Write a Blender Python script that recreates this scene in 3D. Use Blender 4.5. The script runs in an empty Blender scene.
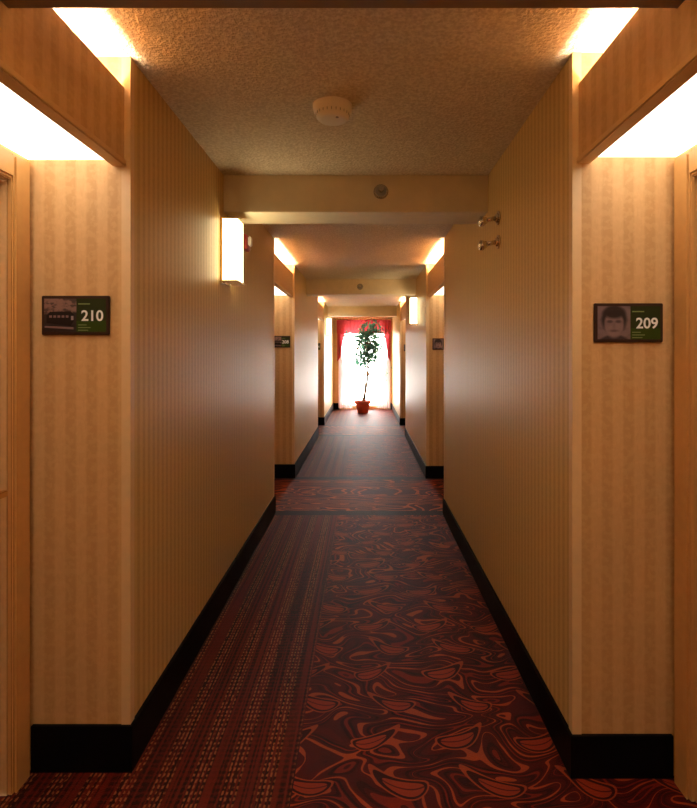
import bpy, bmesh, math, random
from mathutils import Vector, Matrix
random.seed(7)
sc = bpy.context.scene
COL = sc.collection
sc.view_settings.view_transform = 'Standard'
sc.view_settings.look = 'None'
sc.view_settings.exposure = 1.0
sc.view_settings.gamma = 0.97

# ------------------------------------------------------------------ materials
class N:
    """tiny wrapper to write shader maths as expressions"""
    def __init__(s, nt, sock): s.nt = nt; s.s = sock
    def _m(s, op, *a):
        n = s.nt.nodes.new('ShaderNodeMath'); n.operation = op
        for i, v in enumerate((s,) + a):
            if isinstance(v, N): s.nt.links.new(v.s, n.inputs[i])
            else: n.inputs[i].default_value = v
        return N(s.nt, n.outputs[0])
    def __add__(s, o): return s._m('ADD', o)
    def __sub__(s, o): return s._m('SUBTRACT', o)
    def __mul__(s, o): return s._m('MULTIPLY', o)
    def __truediv__(s, o): return s._m('DIVIDE', o)
    def sin(s): return s._m('SINE')
    def cos(s): return s._m('COSINE')
    def abs(s): return s._m('ABSOLUTE')
    def sqrt(s): return s._m('SQRT')
    def floor(s): return s._m('FLOOR')
    def fract(s): return s._m('FRACT')
    def lt(s, o): return s._m('LESS_THAN', o)
    def gt(s, o): return s._m('GREATER_THAN', o)
    def max(s, o): return s._m('MAXIMUM', o)
    def min(s, o): return s._m('MINIMUM', o)
    def atan2(s, o): return s._m('ARCTAN2', o)
    def mod(s, o): return s._m('FLOORED_MODULO', o)
    def ramp(s, a, b):
        n = s.nt.nodes.new('ShaderNodeMapRange'); n.clamp = True
        s.nt.links.new(s.s, n.inputs[0]); n.inputs[1].default_value = a; n.inputs[2].default_value = b
        return N(s.nt, n.outputs[0])

def new_mat(name):
    m = bpy.data.materials.new(name); m.use_nodes = True
    nt = m.node_tree
    return m, nt, nt.nodes['Principled BSDF']

def simple(name, col, rough=0.5, metal=0.0, spec=0.5, emit=None, es=0.0, noise=0.0, nscale=30):
    m, nt, b = new_mat(name)
    b.inputs['Base Color'].default_value = (*col, 1)
    b.inputs['Roughness'].default_value = rough
    b.inputs['Metallic'].default_value = metal
    b.inputs['Specular IOR Level'].default_value = spec
    if emit:
        b.inputs['Emission Color'].default_value = (*emit, 1)
        b.inputs['Emission Strength'].default_value = es
    if noise > 0:
        t = nt.nodes.new('ShaderNodeTexNoise'); t.inputs['Scale'].default_value = nscale
        g = nt.nodes.new('ShaderNodeNewGeometry'); nt.links.new(g.outputs['Position'], t.inputs['Vector'])
        c = mixc(nt, N(nt, t.outputs[0]).ramp(0.3, 0.7), tuple(v * (1 - noise) for v in col), tuple(min(1, v * (1 + noise)) for v in col))
        nt.links.new(c, b.inputs['Base Color'])
    return m

def mixc(nt, f, a, b):
    n = nt.nodes.new('ShaderNodeMix'); n.data_type = 'RGBA'
    if isinstance(f, N): nt.links.new(f.s, n.inputs[0])
    else: n.inputs[0].default_value = f
    for v, i in ((a, 6), (b, 7)):
        if isinstance(v, tuple): n.inputs[i].default_value = (*v, 1)
        else: nt.links.new(v, n.inputs[i])
    return n.outputs[2]

def pos(nt):
    g = nt.nodes.new('ShaderNodeNewGeometry')
    s = nt.nodes.new('ShaderNodeSeparateXYZ'); nt.links.new(g.outputs['Position'], s.inputs[0])
    return N(nt, s.outputs[0]), N(nt, s.outputs[1]), N(nt, s.outputs[2])

def noise(nt, x, y, z, scale=1.0, detail=2.0):
    c = nt.nodes.new('ShaderNodeCombineXYZ')
    for i, v in enumerate((x, y, z)):
        if isinstance(v, N): nt.links.new(v.s, c.inputs[i])
        else: c.inputs[i].default_value = v
    t = nt.nodes.new('ShaderNodeTexNoise'); t.inputs['Scale'].default_value = scale
    t.inputs['Detail'].default_value = detail
    nt.links.new(c.outputs[0], t.inputs['Vector'])
    return N(nt, t.outputs[0])

def bump(nt, b, h, strength, dist):
    n = nt.nodes.new('ShaderNodeBump'); n.inputs['Strength'].default_value = strength
    n.inputs['Distance'].default_value = dist
    nt.links.new(h.s, n.inputs['Height']); nt.links.new(n.outputs[0], b.inputs['Normal'])

TAU = 2 * math.pi
def wallpaper_pin():
    m, nt, b = new_mat('wallpaper_pinstripe')
    x, y, z = pos(nt)
    t = x + y
    a = ((t * (TAU / 0.044)).sin()).ramp(-0.5, 0.5)
    l = ((t * (TAU / 0.011)).sin()).ramp(0.3, 0.9)
    n = noise(nt, t * 60, z * 60, 0.0, 1.0, 3)
    c = mixc(nt, a, (0.56, 0.360, 0.135), (0.69, 0.470, 0.190))
    c = mixc(nt, l * 0.28, c, (0.41, 0.230, 0.068))
    c = mixc(nt, n.ramp(0.4, 0.75) * 0.25, c, (0.78, 0.55, 0.25))
    nt.links.new(c, b.inputs['Base Color'])
    b.inputs['Roughness'].default_value = 0.45
    b.inputs['Specular IOR Level'].default_value = 0.20
    return m
def wallpaper_band():
    m, nt, b = new_mat('wallpaper_damask_band')
    x, y, z = pos(nt)
    t = x + y
    a = ((t * (TAU / 0.072)).sin()).ramp(-0.35, 0.35)
    n = noise(nt, t * 45, z * 45, 0.0, 1.0, 3)
    n2 = noise(nt, t * 140, z * 25, 3.0, 1.0, 2)
    c = mixc(nt, a, (0.58, 0.345, 0.145), (0.66, 0.415, 0.190))
    c = mixc(nt, n.ramp(0.48, 0.56) * 0.25, c, (0.75, 0.50, 0.245))
    c = mixc(nt, n2.ramp(0.55, 0.75) * 0.25, c, (0.49, 0.275, 0.10))
    nt.links.new(c, b.inputs['Base Color'])
    b.inputs['Roughness'].default_value = 0.5
    b.inputs['Specular IOR Level'].default_value = 0.3
    return m
def popcorn():
    m, nt, b = new_mat('popcorn_ceiling')
    x, y, z = pos(nt)
    n = noise(nt, x, y, z, 85, 3)
    n2 = noise(nt, x, y, z, 45, 2)
    h = n.ramp(0.38, 0.72) + n2 * 0.4
    c = mixc(nt, n.ramp(0.35, 0.65), (0.70, 0.59, 0.45), (0.92, 0.82, 0.67))
    nt.links.new(c, b.inputs['Base Color'])
    b.inputs['Roughness'].default_value = 0.9
    bump(nt, b, h, 0.7, 0.006)
    return m
def carpet():
    m, nt, b = new_mat('patterned_carpet')
    x, y, z = pos(nt)
    # --- woven stripes (left runner)
    w = noise(nt, x * 95, y * 0.5, 0.0, 1.0, 0)
    dash = ((y * (TAU / 0.024)).sin() + (noise(nt, x * 90, y * 40, 1.0, 1.0, 1) - 0.5) * 7.0).ramp(-0.4, 0.6)
    maj = ((x * (TAU / 0.115) + 0.6).sin()).ramp(-0.3, 0.3)
    fine = ((x * (TAU / 0.0145)).sin()).ramp(-0.3, 0.4)
    st = mixc(nt, w.ramp(0.42, 0.58), (0.020, 0.003, 0.002), (0.120, 0.011, 0.005))
    st = mixc(nt, fine * dash * maj * 0.85, st, (0.36, 0.120, 0.036))
    st = mixc(nt, (maj * -1.0 + 1.0) * dash * 0.35, st, (0.18, 0.011, 0.006))
    # --- scroll pattern : flowing scrolls, leaf fronds and curls
    n1 = noise(nt, x * 4.2, y * 4.8, 4.0, 1.0, 0)
    n2 = noise(nt, x * 4.2, y * 4.8, 9.0, 1.0, 0)
    wx = (n1 - 0.5) * 0.36
    wy = (n2 - 0.5) * 0.26
    n3 = noise(nt, (x + wx) * 3.9, (y + wy) * 9.0, 2.0, 1.0, 0)
    k = n3 * 5.4
    f = (k.fract() - 0.5).abs()
    weight = noise(nt, x * 8, y * 10, 7.0, 1.0, 0).ramp(0.35, 0.65)      # swelling pen strokes
    line = (f - weight * 0.10).lt(0.014)
    inner = f.lt(0.22)
    f2 = ((k + 0.5).fract() - 0.5).abs()
    line2 = (f2 - weight * 0.06).lt(0.015)
    hatch = ((k * 6.0).fract() - 0.5).abs().lt(0.18)
    xx = x + wx * 0.22
    yy = y + wy * 0.22
    A, B = 0.31, 0.20
    odd = (yy / B).floor().mod(2.0)
    flip = odd * 2.0 - 1.0
    u = ((xx / A + odd * 0.5).fract() - 0.5) * A * flip
    v = ((yy / B).fract() - 0.5) * B
    vb = v - u * u * 5.0
    leaf = (u * u * 0.26 + vb * vb * 1.3).sqrt() - u * 0.20
    blob = leaf.lt(0.027)
    gap = leaf.lt(0.036)
    halo = leaf.lt(0.042)
    rib = vb.abs().lt(0.0025)
    pile = noise(nt, x, y, 0.0, 260, 2)
    sw = mixc(nt, noise(nt, x * 3, y * 3, 0.0, 2.0, 2).ramp(0.35, 0.65), (0.013, 0.0016, 0.0018), (0.046, 0.0022, 0.0022))
    sw = mixc(nt, hatch * 0.45, sw, (0.095, 0.005, 0.003))
    sw = mixc(nt, inner * 0.6, sw, (0.095, 0.004, 0.003))
    sw = mixc(nt, line2 * 0.85, sw, (0.21, 0.014, 0.005))
    sw = mixc(nt, line * 0.95, sw, (0.36, 0.058, 0.012))
    sw = mixc(nt, halo * 0.9, sw, (0.33, 0.052, 0.012))
    sw = mixc(nt, gap, sw, (0.030, 0.0025, 0.0025))
    sw = mixc(nt, blob, sw, (0.28, 0.034, 0.010))
    sw = mixc(nt, blob * rib, sw, (0.08, 0.006, 0.004))
    # --- cross band in the door bays
    n4 = noise(nt, (x + wx) * 1.8, (y + wy * 0.5) * 7.0, 6.0, 1.0, 0)
    cb = mixc(nt, ((n4 * 9.0).fract() - 0.5).abs().lt(0.14), (0.050, 0.004, 0.003), (0.42, 0.080, 0.018))
    bay = (y - 5.28).abs().lt(0.70)
    bay = bay.max((y - 9.62).abs().lt(0.70))
    edge = ((y - 5.28).abs() - 0.64).abs().lt(0.065)
    edge = edge.max(((y - 9.62).abs() - 0.64).abs().lt(0.065))
    c = mixc(nt, x.gt(-0.235), st, sw)
    c = mixc(nt, bay, c, cb)
    c = mixc(nt, edge, c, (0.008, 0.002, 0.002))
    c = mixc(nt, pile.ramp(0.35, 0.6) * 0.22, c, (0.025, 0.003, 0.003))
    nt.links.new(c, b.inputs['Base Color'])
    b.inputs['Roughness'].default_value = 0.58
    b.inputs['Specular IOR Level'].default_value = 0.12
    bump(nt, b, pile, 0.5, 0.004)
    return m

M_PIN = wallpaper_pin(); M_BAND = wallpaper_band(); M_CEIL = popcorn(); M_CARPET = carpet()
M_BEAM = simple('painted_plaster', (0.82, 0.70, 0.50), 0.7, noise=0.04, nscale=12)
M_DARKBEAM = simple('brown_header', (0.26, 0.17, 0.10), 0.7, noise=0.06)
M_TRIM = simple('cream_trim', (0.74, 0.52, 0.27), 0.4, noise=0.03)
M_VTRIM = simple('valance_trim', (0.68, 0.44, 0.19), 0.4, noise=0.05)
M_BASE = simple('black_vinyl', (0.003, 0.0026, 0.0035), 0.45, spec=0.10, noise=0.1)
M_DOOR = simple('door_veneer', (0.50, 0.22, 0.06), 0.45, noise=0.12, nscale=14)
M_CASING = simple('door_casing_paint', (0.58, 0.31, 0.10), 0.4, noise=0.04)
M_DIFF = simple('acrylic_diffuser', (0.9, 0.88, 0.82), 0.5, emit=(1.0, 0.90, 0.75), es=1.7)
M_TUBE = simple('fluorescent_tube', (0.9, 0.9, 0.9), 0.5, emit=(1.0, 0.79, 0.53), es=78)
M_SCONCE = simple('sconce_glass', (0.9, 0.9, 0.85), 0.4, emit=(1.0, 0.82, 0.46), es=5.0)
M_BRASS = simple('brass', (0.75, 0.55, 0.28), 0.25, 1.0)
M_NICKEL = simple('satin_nickel', (0.72, 0.66, 0.56), 0.22, 1.0)
M_CHROME = simple('chrome', (0.6, 0.58, 0.55), 0.2, 1.0)
M_WHITE = simple('white_plastic', (0.95, 0.91, 0.84), 0.45)
M_GREY = simple('grey_grille', (0.35, 0.32, 0.28), 0.6)
M_REDP = simple('red_plastic', (0.45, 0.05, 0.03), 0.4)

# ------------------------------------------------------------------ mesh helpers
def box(bm, x0, x1, y0, y1, z0, z1, mi=0, nmi=None, bev=0):
    x0, x1 = sorted((x0, x1)); y0, y1 = sorted((y0, y1)); z0, z1 = sorted((z0, z1))
    r = bmesh.ops.create_cube(bm, size=1.0)
    vs = r['verts']
    for v in vs:
        v.co = Vector((x0 + (v.co.x + .5) * (x1 - x0), y0 + (v.co.y + .5) * (y1 - y0), z0 + (v.co.z + .5) * (z1 - z0)))
    fs = set(f for v in vs for f in v.link_faces)
    for f in fs:
        f.normal_update()
        f.material_index = mi
        if nmi is not None and abs(f.normal.y) > 0.5: f.material_index = nmi
    if bev:
        es = set(e for v in vs for e in v.link_edges)
        bmesh.ops.bevel(bm, geom=list(es), offset=bev, segments=2, affect='EDGES')
def cyl(bm, c, axis, r1, r2, depth, seg=24, mi=0):
    q = Vector((0, 0, 1)).rotation_difference(Vector(axis).normalized()).to_matrix().to_4x4()
    r = bmesh.ops.create_cone(bm, cap_ends=True, segments=seg, radius1=r1, radius2=r2, depth=depth, matrix=Matrix.Translation(c) @ q)
    for f in set(f for v in r['verts'] for f in v.link_faces):
        f.material_index = mi; f.smooth = len(f.verts) == 4
def ball(bm, c, r, mi=0, sc_=(1, 1, 1)):
    rr = bmesh.ops.create_uvsphere(bm, u_segments=16, v_segments=10, radius=r, matrix=Matrix.Translation(c) @ Matrix.Diagonal((*sc_, 1)))
    for f in set(f for v in rr['verts'] for f in v.link_faces): f.material_index = mi; f.smooth = True
def lathe(bm, prof, c, seg=32, mi=0):
    rings = []
    for r, z in prof:
        rings.append([bm.verts.new((c[0] + r * math.cos(TAU * i / seg), c[1] + r * math.sin(TAU * i / seg), c[2] + z)) for i in range(seg)])
    for a, b_ in zip(rings, rings[1:]):
        for i in range(seg):
            f = bm.faces.new((a[i], a[(i + 1) % seg], b_[(i + 1) % seg], b_[i])); f.smooth = True; f.material_index = mi
    f = bm.faces.new(rings[-1]); f.material_index = mi
    f = bm.faces.new(rings[0][::-1]); f.material_index = mi
def obj(name, bm, mats, parent=None):
    me = bpy.data.meshes.new(name); bm.normal_update(); bm.to_mesh(me); bm.free()
    for m in mats: me.materials.append(m)
    o = bpy.data.objects.new(name, me); COL.objects.link(o)
    if parent: o.parent = parent
    return o
def empty(name, loc=(0, 0, 0)):
    o = bpy.data.objects.new(name, None); o.location = loc; o.empty_display_size = 0.05; COL.objects.link(o); return o

# ------------------------------------------------------------------ layout
H = 2.44; XL = -0.803; XR = 0.703; REC = 0.35; YB = -2.6; YE = 13.2; AL = 1.33
ENDS = {'left': [1.78, 5.94, 10.28], 'right': [1.755, 5.92, 10.26]}
DH = 1.985; BOXZ = 2.085; FTOP = 2.334

bm = bmesh.new(); box(bm, -1.5, 1.4, YB - .1, YE + .15, -0.12, 0); obj('floor', bm, [M_CARPET])
bm = bmesh.new(); box(bm, -1.5, 1.4, YB - .1, YE + .15, H, H + .12); obj('ceiling', bm, [M_CEIL])
bm = bmesh.new(); box(bm, -1.5, 1.4, YB - .1, YB, 0, H); obj('wall_back', bm, [M_BAND])

door_n = 0
for side, sg, XW in (('left', -1, XL), ('right', 1, XR)):
    BASEH = 0.157 if side == 'left' else 0.142
    XA = XW + sg * REC; XO = XA + sg * 0.15
    E = ENDS[side]
    bm = bmesh.new(); bb = bmesh.new(); bt = bmesh.new()
    segs = [(YB, E[0] - AL), (E[0], E[1] - AL), (E[1], E[2] - AL), (E[2], YE)]
    T = 0.012
    for i, (a, b_) in enumerate(segs):
        box(bm, XW, XO, a, b_, 0, H, 0, 1)
        box(bb, XW, XW - sg * T, a, b_ if i == 3 else b_ + T, 0, BASEH)
        if i > 0:
            box(bb, XW - sg * T, XA - sg * 0.018, a - T, a, 0, BASEH)
        if i < 3:
            box(bb, XW, XA - sg * 0.018, b_, b_ + T, 0, BASEH)
        g = 0.028; gt = 0.003
        if i > 0:
            box(bt, XW - sg * gt, XW + sg * g, a - gt, a, BASEH, H, 0)
            box(bt, XW, XW - sg * gt, a, a + g, BASEH, H, 0)
        if i < 3:
            box(bt, XW - sg * gt, XW + sg * g, b_, b_ + gt, BASEH, H, 0)
            box(bt, XW, XW - sg * gt, b_ - g, b_, BASEH, H, 0)
    for i, e in enumerate(E):
        s0, s1 = e - AL, e
        o0, o1 = e - 1.0, e - 0.105
        box(bm, XA, XO, s0, o0, 0, H, 1, 1)
        box(bm, XA, XO, o1, s1, 0, H, 1, 1)
        box(bm, XA, XO, o0, o1, DH, H, 1, 1)
        box(bb, XA, XA - sg * T, s0 + T, o0 - 0.095, 0, BASEH)
        door_n += 1
        root = empty('door_%d' % door_n, (0, 0, 0))
        bd = bmesh.new()
        box(bd, XA + sg * 0.05, XA + sg * 0.09, o0 + .004, o1 - .004, 0.008, DH - .004, 0, bev=.002)
        obj('slab', bd, [M_DOOR], root)
        bd = bmesh.new()
        for (a, b2) in ((o0 - .09, o0), (o1, o1 + .09)):
            box(bd, XA + sg * 0.0, XA - sg * 0.018, a, b2, 0, DH + .09, 0, bev=.004)
            box(bd, XA - sg * 0.018, XA - sg * 0.024, a + .012, b2 - .012, 0, DH + .078, 0)
        box(bd, XA, XA - sg * 0.018, o0, o1, DH, DH + .09, 0, bev=.004)
        box(bd, XA - sg * 0.018, XA - sg * 0.024, o0, o1, DH + .012, DH + .078, 0)
        obj('casing', bd, [M_CASING], root)
        bd = bmesh.new()
        yh = (o1 - 0.065) if side == 'left' else (o0 + .065)
        dr = -1 if side == 'left' else 1
        cyl(bd, (XA + sg * 0.045, yh, 0.99), (1, 0, 0), .028, .028, .01)
        cyl(bd, (XA + sg * 0.005, yh, 0.99), (1, 0, 0), .010, .010, .08)
        box(bd, XA - sg * 0.042, XA - sg * 0.026, yh - dr * .012, yh + dr * .12, .98, 1.0, 0, bev=.003)
        box(bd, XA + sg * 0.042, XA + sg * 0.05, yh - .03, yh + .03, 1.07, 1.19, 0, bev=.002)
        obj('lever_handle', bd, [M_BRASS], root)
        # light valance over the bay
        vr = empty('valance_light', (0, 0, 0))
        v0 = s0 + .004
        f0 = XW + sg * 0.018; f1 = f0 + sg * 0.018
        bv = bmesh.new()
        if i == 0:
            box(bv, f0, f1, v0, 1.203, BOXZ, 2.221, 0, 0)
            box(bv, f0, f1, 1.203, s1 - .004, BOXZ, FTOP, 0, 0)
        else:
            box(bv, f0, f1, v0, s1 - .004, BOXZ, FTOP, 0, 0)
        obj('fascia', bv, [M_BAND], vr)
        bv = bmesh.new()
        box(bv, f0 - sg * .008, f1 + sg * .02, v0, s1 - .004, BOXZ - .022, BOXZ, 0, bev=.003)
        obj('bottom_moulding', bv, [M_VTRIM], vr)
        bv = bmesh.new()
        box(bv, f1 + sg * .004, XA - sg * .005, v0, s1 - .004, BOXZ + .002, BOXZ + .010)
        obj('diffuser', bv, [M_DIFF], vr)
        bv = bmesh.new()
        cyl(bv, (f1 + sg * 0.10, (v0 + s1) / 2, BOXZ + .10), (0, 1, 0), .016, .016, (s1 - v0) - .10, 12, 0)
        for yy in (v0 + .03, s1 - .034):
            box(bv, f1 + sg * .08, f1 + sg * .12, yy - .012, yy + .012, BOXZ + .010, BOXZ + .12, 1)
        obj('tube', bv, [M_TUBE, M_WHITE], vr)
    obj('wall_' + side, bm, [M_PIN, M_BAND])
    obj('baseboard_' + side, bb, [M_BASE])
    obj('trim_' + ('1' if side == 'left' else '2'), bt, [M_TRIM])

# ceiling beams
for y0, y1 in ((2.96, 3.236), (7.12, 7.40), (11.30, 11.56)):
    bm = bmesh.new(); box(bm, XL, XR, y0, y1, 2.2295, H, 0, bev=.003); obj('ceiling_beam', bm, [M_BEAM])
bm = bmesh.new(); box(bm, XL - REC, XR + REC, 1.07, 1.20, 2.223, H, 0); obj('header_beam', bm, [M_DARKBEAM])

# ------------------------------------------------------------------ end wall, window, curtains
BASEH = .157
WX0, WX1, WZ0, WZ1 = -0.62, 0.64, 0.06, 2.06
bm = bmesh.new()
box(bm, -1.5, WX0, YE, YE + .15, 0, H); box(bm, WX1, 1.4, YE, YE + .15, 0, H)
box(bm, WX0, WX1, YE, YE + .15, 0, WZ0); box(bm, WX0, WX1, YE, YE + .15, WZ1, H)
obj('wall_end', bm, [M_BAND])
bm = bmesh.new()
box(bm, XL + .013, WX0 - .02, YE - .012, YE, 0, BASEH); box(bm, WX1 + .02, XR - .013, YE - .012, YE, 0, BASEH)
obj('baseboard_end', bm, [M_BASE])
M_FRAME = simple('window_frame_white', (0.8, 0.8, 0.8), 0.4)
mg, nt, b = new_mat('window_glass')
b.inputs['Transmission Weight'].default_value = 1.0; b.inputs['Roughness'].default_value = 0; b.inputs['IOR'].default_value = 1.02
b.inputs['Base Color'].default_value = (1, 1, 1, 1)
wr = empty('window_1')
bm = bmesh.new()
for a in (WX0, WX1 - .04, (WX0 + WX1) / 2 - .02): box(bm, a, a + .04, YE + .05, YE + .10, WZ0, WZ1)
for a in (WZ0, WZ1 - .04, 0.85): box(bm, WX0, WX1, YE + .055, YE + .095, a, a + .04)
obj('frame', bm, [M_FRAME], wr)
bm = bmesh.new(); box(bm, WX0, WX1, YE + .072, YE + .076, WZ0, WZ1); obj('glass', bm, [mg], wr)

def fabric(name, col, trans):
    m, nt, b = new_mat(name)
    d = nt.nodes.new('ShaderNodeBsdfDiffuse'); t = nt.nodes.new('ShaderNodeBsdfTranslucent'); mx = nt.nodes.new('ShaderNodeMixShader')
    x, y, z = pos(nt)
    n = noise(nt, x, y, z, 60, 2)
    c = mixc(nt, n, tuple(v * .85 for v in col), col)
    nt.links.new(c, d.inputs[0]); nt.links.new(c, t.inputs[0])
    mx.inputs[0].default_value = trans
    nt.links.new(d.outputs[0], mx.inputs[1]); nt.links.new(t.outputs[0], mx.inputs[2])
    nt.links.new(mx.outputs[0], nt.nodes['Material Output'].inputs[0])
    return m
M_RED = fabric('red_drape', (0.66, 0.09, 0.11), 0.28)
M_SHEER = fabric('sheer_voile', (0.88, 0.68, 0.68), 0.20)
def cloth(bm, fx0, fx1, z1, z0f, y, nfold, amp, nu=90, nv=16, mi=0):
    g = []
    for j in range(nv + 1):
        v = j / nv; row = []
        for i in range(nu + 1):
            u = i / nu
            xa, xb = fx0(v), fx1(v)
            z = z1 + (z0f(u) - z1) * v
            row.append(bm.verts.new((xa + (xb - xa) * u, y + amp * math.sin(TAU * nfold * u) * (0.6 + .4 * v), z)))
        g.append(row)
    for j in range(nv):
        for i in range(nu):
            f = bm.faces.new((g[j][i], g[j][i + 1], g[j + 1][i + 1], g[j + 1][i])); f.smooth = True; f.material_index = mi
cr = empty('window_curtain')
bm = bmesh.new()
cloth(bm, lambda v: -.70, lambda v: .66, 2.26, lambda u: 1.93 - .03 * abs(math.sin(TAU * 2 * u)), YE - .15, 16, .018)
obj('valance', bm, [M_RED], cr)
bm = bmesh.new()
cloth(bm, lambda v: -.69, lambda v: -.46 - .15 * min(1, v) ** 1.0, 2.2, lambda u: 1.20 + .12 * u, YE - .10, 5, .02, 40, 14)
cloth(bm, lambda v: .44 + .15 * min(1, v) ** 1.0, lambda v: .66, 2.2, lambda u: 1.32 - .12 * u, YE - .10, 5, .02, 40, 14)
obj('side_drapes', bm, [M_RED], cr)
bm = bmesh.new()
cloth(bm, lambda v: -.66, lambda v: -.60 + .30 * v ** 2, 2.1, lambda u: .03, YE - .06, 7, .018, 60, 20)
cloth(bm, lambda v: .60 - .30 * v ** 2, lambda v: .65, 2.1, lambda u: .03, YE - .06, 7, .018, 60, 20)
obj('sheers', bm, [M_SHEER], cr)
bm = bmesh.new(); cyl(bm, (-.02, YE - .12, 2.27), (1, 0, 0), .014, .014, 1.38)
ball(bm, (-.72, YE - .12, 2.27), .025); ball(bm, (.68, YE - .12, 2.27), .02)
box(bm, -.70, -.69, YE - .12, YE, 2.26, 2.28); box(bm, .65, .66, YE - .12, YE, 2.26, 2.28)
obj('rod', bm, [M_BRASS], cr)

# ------------------------------------------------------------------ potted ficus
PX, PY = -0.045, 12.42
M_TERRA = simple('red_terracotta', (0.66, 0.10, 0.06), 0.5, noise=0.1)
M_SOIL = simple('soil', (0.03, 0.02, 0.012), 0.9, noise=.3)
M_BARK = simple('bark', (0.22, 0.13, 0.08), 0.8, noise=.3)
M_LEAF = fabric('ficus_leaf', (0.13, 0.34, 0.22), 0.32)
fr = empty('potted_ficus_tree')
bm = bmesh.new()
lathe(bm, [(.115, 0), (.125, .01), (.165, .20), (.17, .22), (.195, .225), (.20, .24), (.20, .285), (.19, .29), (.178, .285), (.17, .25)], (PX, PY, 0))
obj('pot', bm, [M_TERRA], fr)
bm = bmesh.new(); cyl(bm, (PX, PY, .253), (0, 0, 1), .168, .168, .012); obj('soil', bm, [M_SOIL], fr)
me = bpy.data.meshes.new('trunk'); vs = []; es = []; rad = []
def chain(pts, r0, r1, start=None):
    prev = start
    for i, p in enumerate(pts):
        vs.append(p); rad.append(r0 + (r1 - r0) * i / max(1, len(pts) - 1)); k = len(vs) - 1
        if prev is not None: es.append((prev, k))
        prev = k
    return prev
stem = [(PX, PY, .25)]
for i in range(1, 13):
    t = i / 12; stem.append((PX + .05 * math.sin(t * 5) + .19 * t, PY + .03 * math.sin(t * 7), .25 + 1.66 * t))
chain(stem, .022, .010)
tips = []
for k in range(5, 13):
    for q in range(6):
        an = random.uniform(0, TAU); L = random.uniform(.20, .42)
        p = Vector(stem[k]); d = Vector((math.cos(an), math.sin(an) * .7, random.uniform(.0, .8))).normalized()
        p1 = p + d * L * .5; p2 = p + d * L + Vector((0, 0, -.02))
        if k >= 7 or q < 2:
            chain([tuple(p1), tuple(p2)], .006, .003, k)
            tips += [p1, p2, (p1 + p2) / 2] if k >= 7 else [p2]
tips += [Vector(stem[-1]) + Vector((0, 0, .1)), Vector(stem[-1]) + Vector((.05, 0, .22)), Vector(stem[-1]) + Vector((-.05, 0, .18))]
me.from_pydata(vs, es, []); me.update()
tr = bpy.data.objects.new('trunk', me); COL.objects.link(tr); tr.parent = fr
md = tr.modifiers.new('skin', 'SKIN')
for i, r in enumerate(rad): me.skin_vertices[0].data[i].radius = (r, r)
me.skin_vertices[0].data[0].use_root = True
me.materials.append(M_BARK)
bm = bmesh.new()
for tp in tips:
    for q in range(10):
        c = tp + Vector((random.gauss(0, .095), max(-.12, min(.12, random.gauss(0, .07))), random.gauss(0, .085)))
        L = random.uniform(.075, .11); W = L * .26
        rot = Matrix.Rotation(random.uniform(0, TAU), 4, 'Z') @ Matrix.Rotation(random.uniform(-.2, 1.3), 4, 'Y') @ Matrix.Rotation(random.uniform(-.6, .6), 4, 'X')
        P = [(0, 0, 0), (L * .35, W, .004), (L * .75, W * .7, 0), (L, 0, -.012), (L * .75, -W * .7, 0), (L * .35, -W, .004)]
        bm.faces.new([bm.verts.new(c + rot @ Vector(p)) for p in P])
obj('foliage', bm, [M_LEAF], fr)

# ------------------------------------------------------------------ sconces
def sconce(sg, XW, y, zc):
    r = empty('wall_sconce')
    h = .175; d = .095; w = .10
    x0 = XW; x1 = XW - sg * d
    bm = bmesh.new(); box(bm, x0, x0 - sg * .012, y - w, y + w, zc - h - .01, zc + h + .01, 0, bev=.003)
    for s in (-1, 1):
        box(bm, x0 - sg * .012, x1 - sg * .004, y - w + .002, y + w - .002, zc + s * h - .004, zc + s * h + .004, 0, bev=.002)
    obj('backplate', bm, [M_BRASS], r)
    bm = bmesh.new()
    seg = 14; lo = []; hi = []
    for i in range(seg + 1):
        a = math.pi * i / seg
        yy = y - (w - .008) * math.copysign(abs(math.cos(a)) ** .45, math.cos(a)); xx = x0 - sg * (.012 + (d - .014) * abs(math.sin(a)) ** .45)
        lo.append(bm.verts.new((xx, yy, zc - h + .004))); hi.append(bm.verts.new((xx, yy, zc + h - .004)))
    for i in range(seg):
        f = bm.faces.new((lo[i], lo[i + 1], hi[i + 1], hi[i])); f.smooth = True
    bm.faces.new(lo); bm.faces.new(hi[::-1])
    obj('diffuser', bm, [M_SCONCE], r)
sconce(-1, XL, 2.99, 2.005)
sconce(1, XR, 6.95, 1.985)
sconce(-1, XL, 11.0, 1.985)
sconce(1, XR, -1.25, 1.985)  # unseen sconce added behind the viewer for more light
sconce(-1, XL, -1.25, 1.985)  # its opposite, also unseen and added for more light

# added fill light: unseen glowing dome behind the viewer to brighten the corridor
cl = empty('added_fill_light')
bm = bmesh.new(); lathe(bm, [(.19, -.03), (.20, -.025), (.20, 0)], (-.05, -.9, H), 40); obj('base', bm, [M_WHITE], cl)
bm = bmesh.new(); lathe(bm, [(.03, -.125), (.09, -.118), (.14, -.095), (.172, -.06), (.18, -.031)], (-.05, -.9, H), 40)
obj('dome', bm, [simple('fill_dome_glow', (.9, .9, .85), .4, emit=(1.0, .78, .53), es=13.0)], cl)

# ------------------------------------------------------------------ fire alarm strobe
fa = empty('fire_alarm_strobe')
bm = bmesh.new(); box(bm, XL, XL + .030, 3.42, 3.52, 2.11, 2.21, 0, bev=.006); obj('body', bm, [M_REDP], fa)
bm = bmesh.new(); box(bm, XL + .030, XL + .050, 3.44, 3.50, 2.14, 2.20, 0, bev=.006); obj('lens', bm, [M_WHITE], fa)

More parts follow.
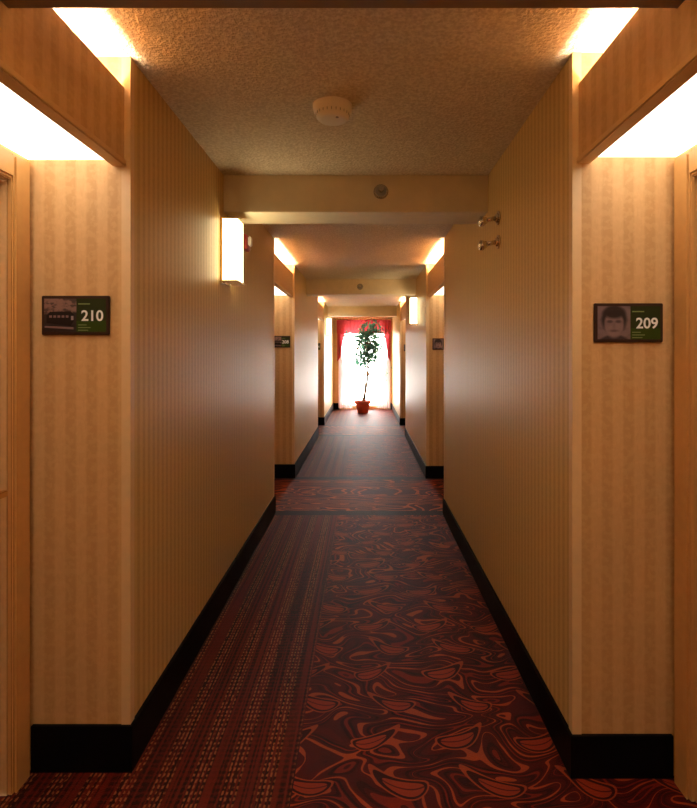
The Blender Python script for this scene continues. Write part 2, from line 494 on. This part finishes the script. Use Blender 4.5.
# ------------------------------------------------------------------ smoke detector
sd = empty('smoke_detector')
cx, cy = -0.131, 2.13
bm = bmesh.new()
lathe(bm, [(.046, -.060), (.058, -.058), (.067, -.049), (.069, -.034), (.071, -.028), (.078, -.026), (.081, -.004), (.081, 0)], (cx, cy, H), 40)
obj('housing', bm, [M_WHITE], sd)
bm = bmesh.new()
for i in range(24):
    a = TAU * i / 24
    cyl(bm, (cx + .0685 * math.cos(a), cy + .0685 * math.sin(a), H - .040), (0, 0, 1), .0013, .0013, .010, 6)
cyl(bm, (cx + .02, cy - .03, H - .0605), (0, 0, 1), .006, .006, .003, 12)
obj('vents', bm, [M_GREY], sd)

# ------------------------------------------------------------------ sprinklers on beams
def sprinkler(x, y, z):
    r = empty('fire_sprinkler')
    bm = bmesh.new()
    cyl(bm, (x, y - .005, z), (0, 1, 0), .036, .042, .008, 32, 0)
    cyl(bm, (x, y - .012, z), (0, 1, 0), .026, .030, .010, 32, 1)
    cyl(bm, (x, y - .027, z), (0, 1, 0), .009, .011, .03, 16, 0)
    for s in (-1, 1): box(bm, x + s * .012 - .0025, x + s * .012 + .0025, y - .057, y - .016, z - .003, z + .003, 0)
    cyl(bm, (x, y - .050, z), (0, 1, 0), .004, .004, .02, 10, 2)
    cyl(bm, (x, y - .060, z), (0, 1, 0), .015, .015, .003, 20, 0)
    obj('head', bm, [M_CHROME, M_GREY, M_REDP], r)
sprinkler(.093, 2.96, 2.345); sprinkler(-.063, 7.12, 2.335)

# ------------------------------------------------------------------ wall hooks on right wall
for z in (2.125, 2.000):
    r = empty('wall_hook')
    bm = bmesh.new(); y = 2.72
    cyl(bm, (XR - .005, y, z + .008), (1, 0, 0), .036, .036, .008, 28)
    cyl(bm, (XR - .014, y, z + .008), (1, 0, 0), .018, .028, .014, 24)
    cyl(bm, (XR - .042, y, z + .002), (1, 0, .15), .012, .012, .06, 16)
    cyl(bm, (XR - .078, y, z - .006), (1, 0, .3), .028, .015, .030, 24)
    ball(bm, (XR - .090, y, z - .010), .027, 0, (.75, 1, 1))
    obj('hook', bm, [M_NICKEL], r)

# ------------------------------------------------------------------ room number signs
def photo_mat(seed, zm, xc, zc):
    m, nt, b = new_mat('sign_photo_print')
    x, y, z = pos(nt)
    n = noise(nt, x * 40 + seed, z * 60, seed * 1.0, 1.0, 3)
    if seed % 2 == 0:
        c = mixc(nt, (z + (n - 0.5) * 0.05).ramp(zm - .004, zm + .012), (0.014, 0.008, 0.008), (0.24, 0.14, 0.12))
        c = mixc(nt, n.ramp(.50, .60) * .8, c, (0.02, 0.012, 0.012))
    else:
        def el(dx, dz, a, b_, s=.25):
            p = (x - (xc + dx)) / a; q = (z - (zc + dz)) / b_
            return (p * p + q * q).sqrt().ramp(1 + s, 1 - s)
        c = mixc(nt, n.ramp(.35, .65), (0.14, 0.095, 0.105), (0.22, 0.155, 0.165))
        c = mixc(nt, el(0, .010, .043, .048, .12), c, (0.014, 0.009, 0.010))
        c = mixc(nt, el(0, -.070, .052, .030, .1), c, (0.035, 0.022, 0.026))
        c = mixc(nt, el(0, -.006, .032, .044, .12), c, (0.22, 0.15, 0.155))
        c = mixc(nt, el(0, .034, .036, .020), c, (0.016, 0.010, 0.011))
        for s_ in (-1, 1): c = mixc(nt, el(s_ * .014, .004, .010, .005, .5) * .85, c, (0.04, 0.024, 0.026))
        c = mixc(nt, el(0, -.010, .005, .012, .6) * .3, c, (0.06, 0.04, 0.04))
        c = mixc(nt, el(0, -.027, .014, .004, .6) * .7, c, (0.06, 0.03, 0.03))
        c = mixc(nt, n.ramp(.45, .65) * .2, c, (0.045, 0.030, 0.034))
    nt.links.new(c, b.inputs['Base Color']); b.inputs['Roughness'].default_value = .35
    return m
M_SFRAME = simple('sign_frame_brown', (0.040, 0.016, 0.010), 0.35, spec=.3)
M_SGREEN = simple('sign_green', (0.036, 0.064, 0.007), 0.4, spec=.2)
M_SDARK = simple('sign_dark', (0.014, 0.010, 0.010), 0.4, spec=.2)
M_SWHITE = simple('sign_lettering', (0.9, 0.9, 0.88), 0.5)
M_SGREY = simple('sign_caption', (0.18, 0.25, 0.08), 0.5)
M_SPG = simple('sign_photo_grey', (.19, .12, .12), .4)
M_SPL = simple('sign_photo_light', (.34, .27, .27), .4)
M_OLIVE = simple('sign_olive', (.027, .036, .009), .4, spec=.2)
def sign(x0, x1, y, z0, z1, num, kind):
    r = empty('room_number_sign')
    w = x1 - x0; h = z1 - z0; t = .010
    bm = bmesh.new(); box(bm, x0, x1, y - t, y, z0, z1, 0, bev=.002)
    obj('plate', bm, [M_SFRAME], r)
    xm = x0 + w * .52; e = .010
    bm = bmesh.new(); box(bm, x0 + e, xm, y - t - .001, y - t, z0 + e, z1 - e)
    obj('photo', bm, [photo_mat(kind, z0 + h * .52, (x0 + e + xm) / 2, z0 + h * .5)], r)
    bm = bmesh.new()
    box(bm, xm, x1 - e, y - t - .001, y - t, z0 + e, z0 + h * .36, 0)
    box(bm, xm, x1 - e, y - t - .001, y - t, z0 + h * .36, z1 - e, 1)
    for k, (a, b_) in enumerate(((.05, .35), (.05, .42), (.05, .30))):
        zz = z0 + .014 + k * .009
        box(bm, xm + w * .5 * a, xm + w * .5 * b_, y - t - .0015, y - t - .001, zz, zz + .003, 2)
    box(bm, xm + .006, xm + w * .20, y - t - .0015, y - t - .001, z1 - .030, z1 - .026, 2)
    obj('panel', bm, [M_SGREEN, M_OLIVE, M_SGREY], r)
    yy = y - t - .0015
    if kind % 2 == 0:   # vintage trolley car in the street
        bm = bmesh.new()
        P = [(.018, .040), (.100, .030), (.112, .048), (.112, .068), (.100, .080), (.030, .078), (.018, .066)]
        f = bm.faces.new([bm.verts.new((x0 + a, yy, z0 + c)) for a, c in P]); f.material_index = 0
        for k in range(5): box(bm, x0 + .028 + k * .014, x0 + .037 + k * .014, yy - .0008, yy - .0003, z0 + .058, z0 + .066, 1)
        f = bm.faces.new([bm.verts.new((x0 + a, yy - .0002, z0 + c)) for a, c in ((.012, .024), (.11, .018), (.11, .026), (.012, .030))]); f.material_index = 1
        box(bm, x0 + .102, x0 + .110, yy - .0008, yy - .0003, z0 + .050, z0 + .064, 2)
        obj('picture_detail', bm, [M_SDARK, M_SPG, M_SPL], r)
    cu = bpy.data.curves.new('digits', 'FONT'); cu.body = num; cu.size = h * .38; cu.align_x = 'RIGHT'; cu.extrude = .0005; cu.offset = .0008
    o = bpy.data.objects.new('digits', cu); COL.objects.link(o)
    o.rotation_euler = (math.pi / 2, 0, 0); o.location = (x1 - .018, y - t - .0022, z0 + h * .36)
    cu.materials.append(M_SWHITE); o.parent = r
EL, ER = ENDS['left'], ENDS['right']
sign(-1.100, -.870, EL[0], 1.489, 1.622, '210', 2)
sign(.772, 1.002, ER[0], 1.463, 1.594, '209', 3)
sign(-1.060, -.847, EL[1], 1.489, 1.622, '208', 4)
sign(.772, 1.002, ER[1], 1.463, 1.594, '207', 5)
sign(-1.105, -.872, EL[2], 1.489, 1.622, '206', 6)
sign(.772, 1.002, ER[2], 1.463, 1.594, '205', 7)

# put every root empty at the centre of its parts (parts stay where they are)
bpy.context.view_layer.update()
for e in [o for o in COL.objects if o.type == 'EMPTY']:
    pts = [c.matrix_world @ Vector(p) for c in e.children for p in c.bound_box]
    mn = Vector([min(p[i] for p in pts) for i in range(3)]); mx = Vector([max(p[i] for p in pts) for i in range(3)])
    loc = (mn + mx) / 2; loc.z = mn.z
    e.location = loc
    for c in e.children: c.matrix_parent_inverse = Matrix.Translation(-loc)

# ------------------------------------------------------------------ world daylight
w = bpy.data.worlds.new('World'); sc.world = w; w.use_nodes = True
bg = w.node_tree.nodes['Background']; bg.inputs[0].default_value = (1.0, 0.955, 0.90, 1); bg.inputs[1].default_value = 10.0
ld = bpy.data.lights.new('window_portal', 'AREA'); ld.shape = 'RECTANGLE'; ld.size = 1.26; ld.size_y = 2.0
ld.cycles.is_portal = True
lo = bpy.data.objects.new('window_portal', ld); lo.location = (0.01, YE + .16, 1.06); lo.rotation_euler = (-math.pi / 2, 0, 0); COL.objects.link(lo)

# ------------------------------------------------------------------ camera
cam = bpy.data.cameras.new('camera'); co = bpy.data.objects.new('camera', cam); COL.objects.link(co)
co.location = (0, 0, 1.427); co.rotation_euler = (math.pi / 2, 0, 0)
cam.sensor_width = 36; cam.sensor_height = 36; cam.lens = 520 / 808 * 36
cam.shift_x = -16.1 / 808; cam.shift_y = -51.0 / 808
cam.clip_start = .02
sc.camera = co
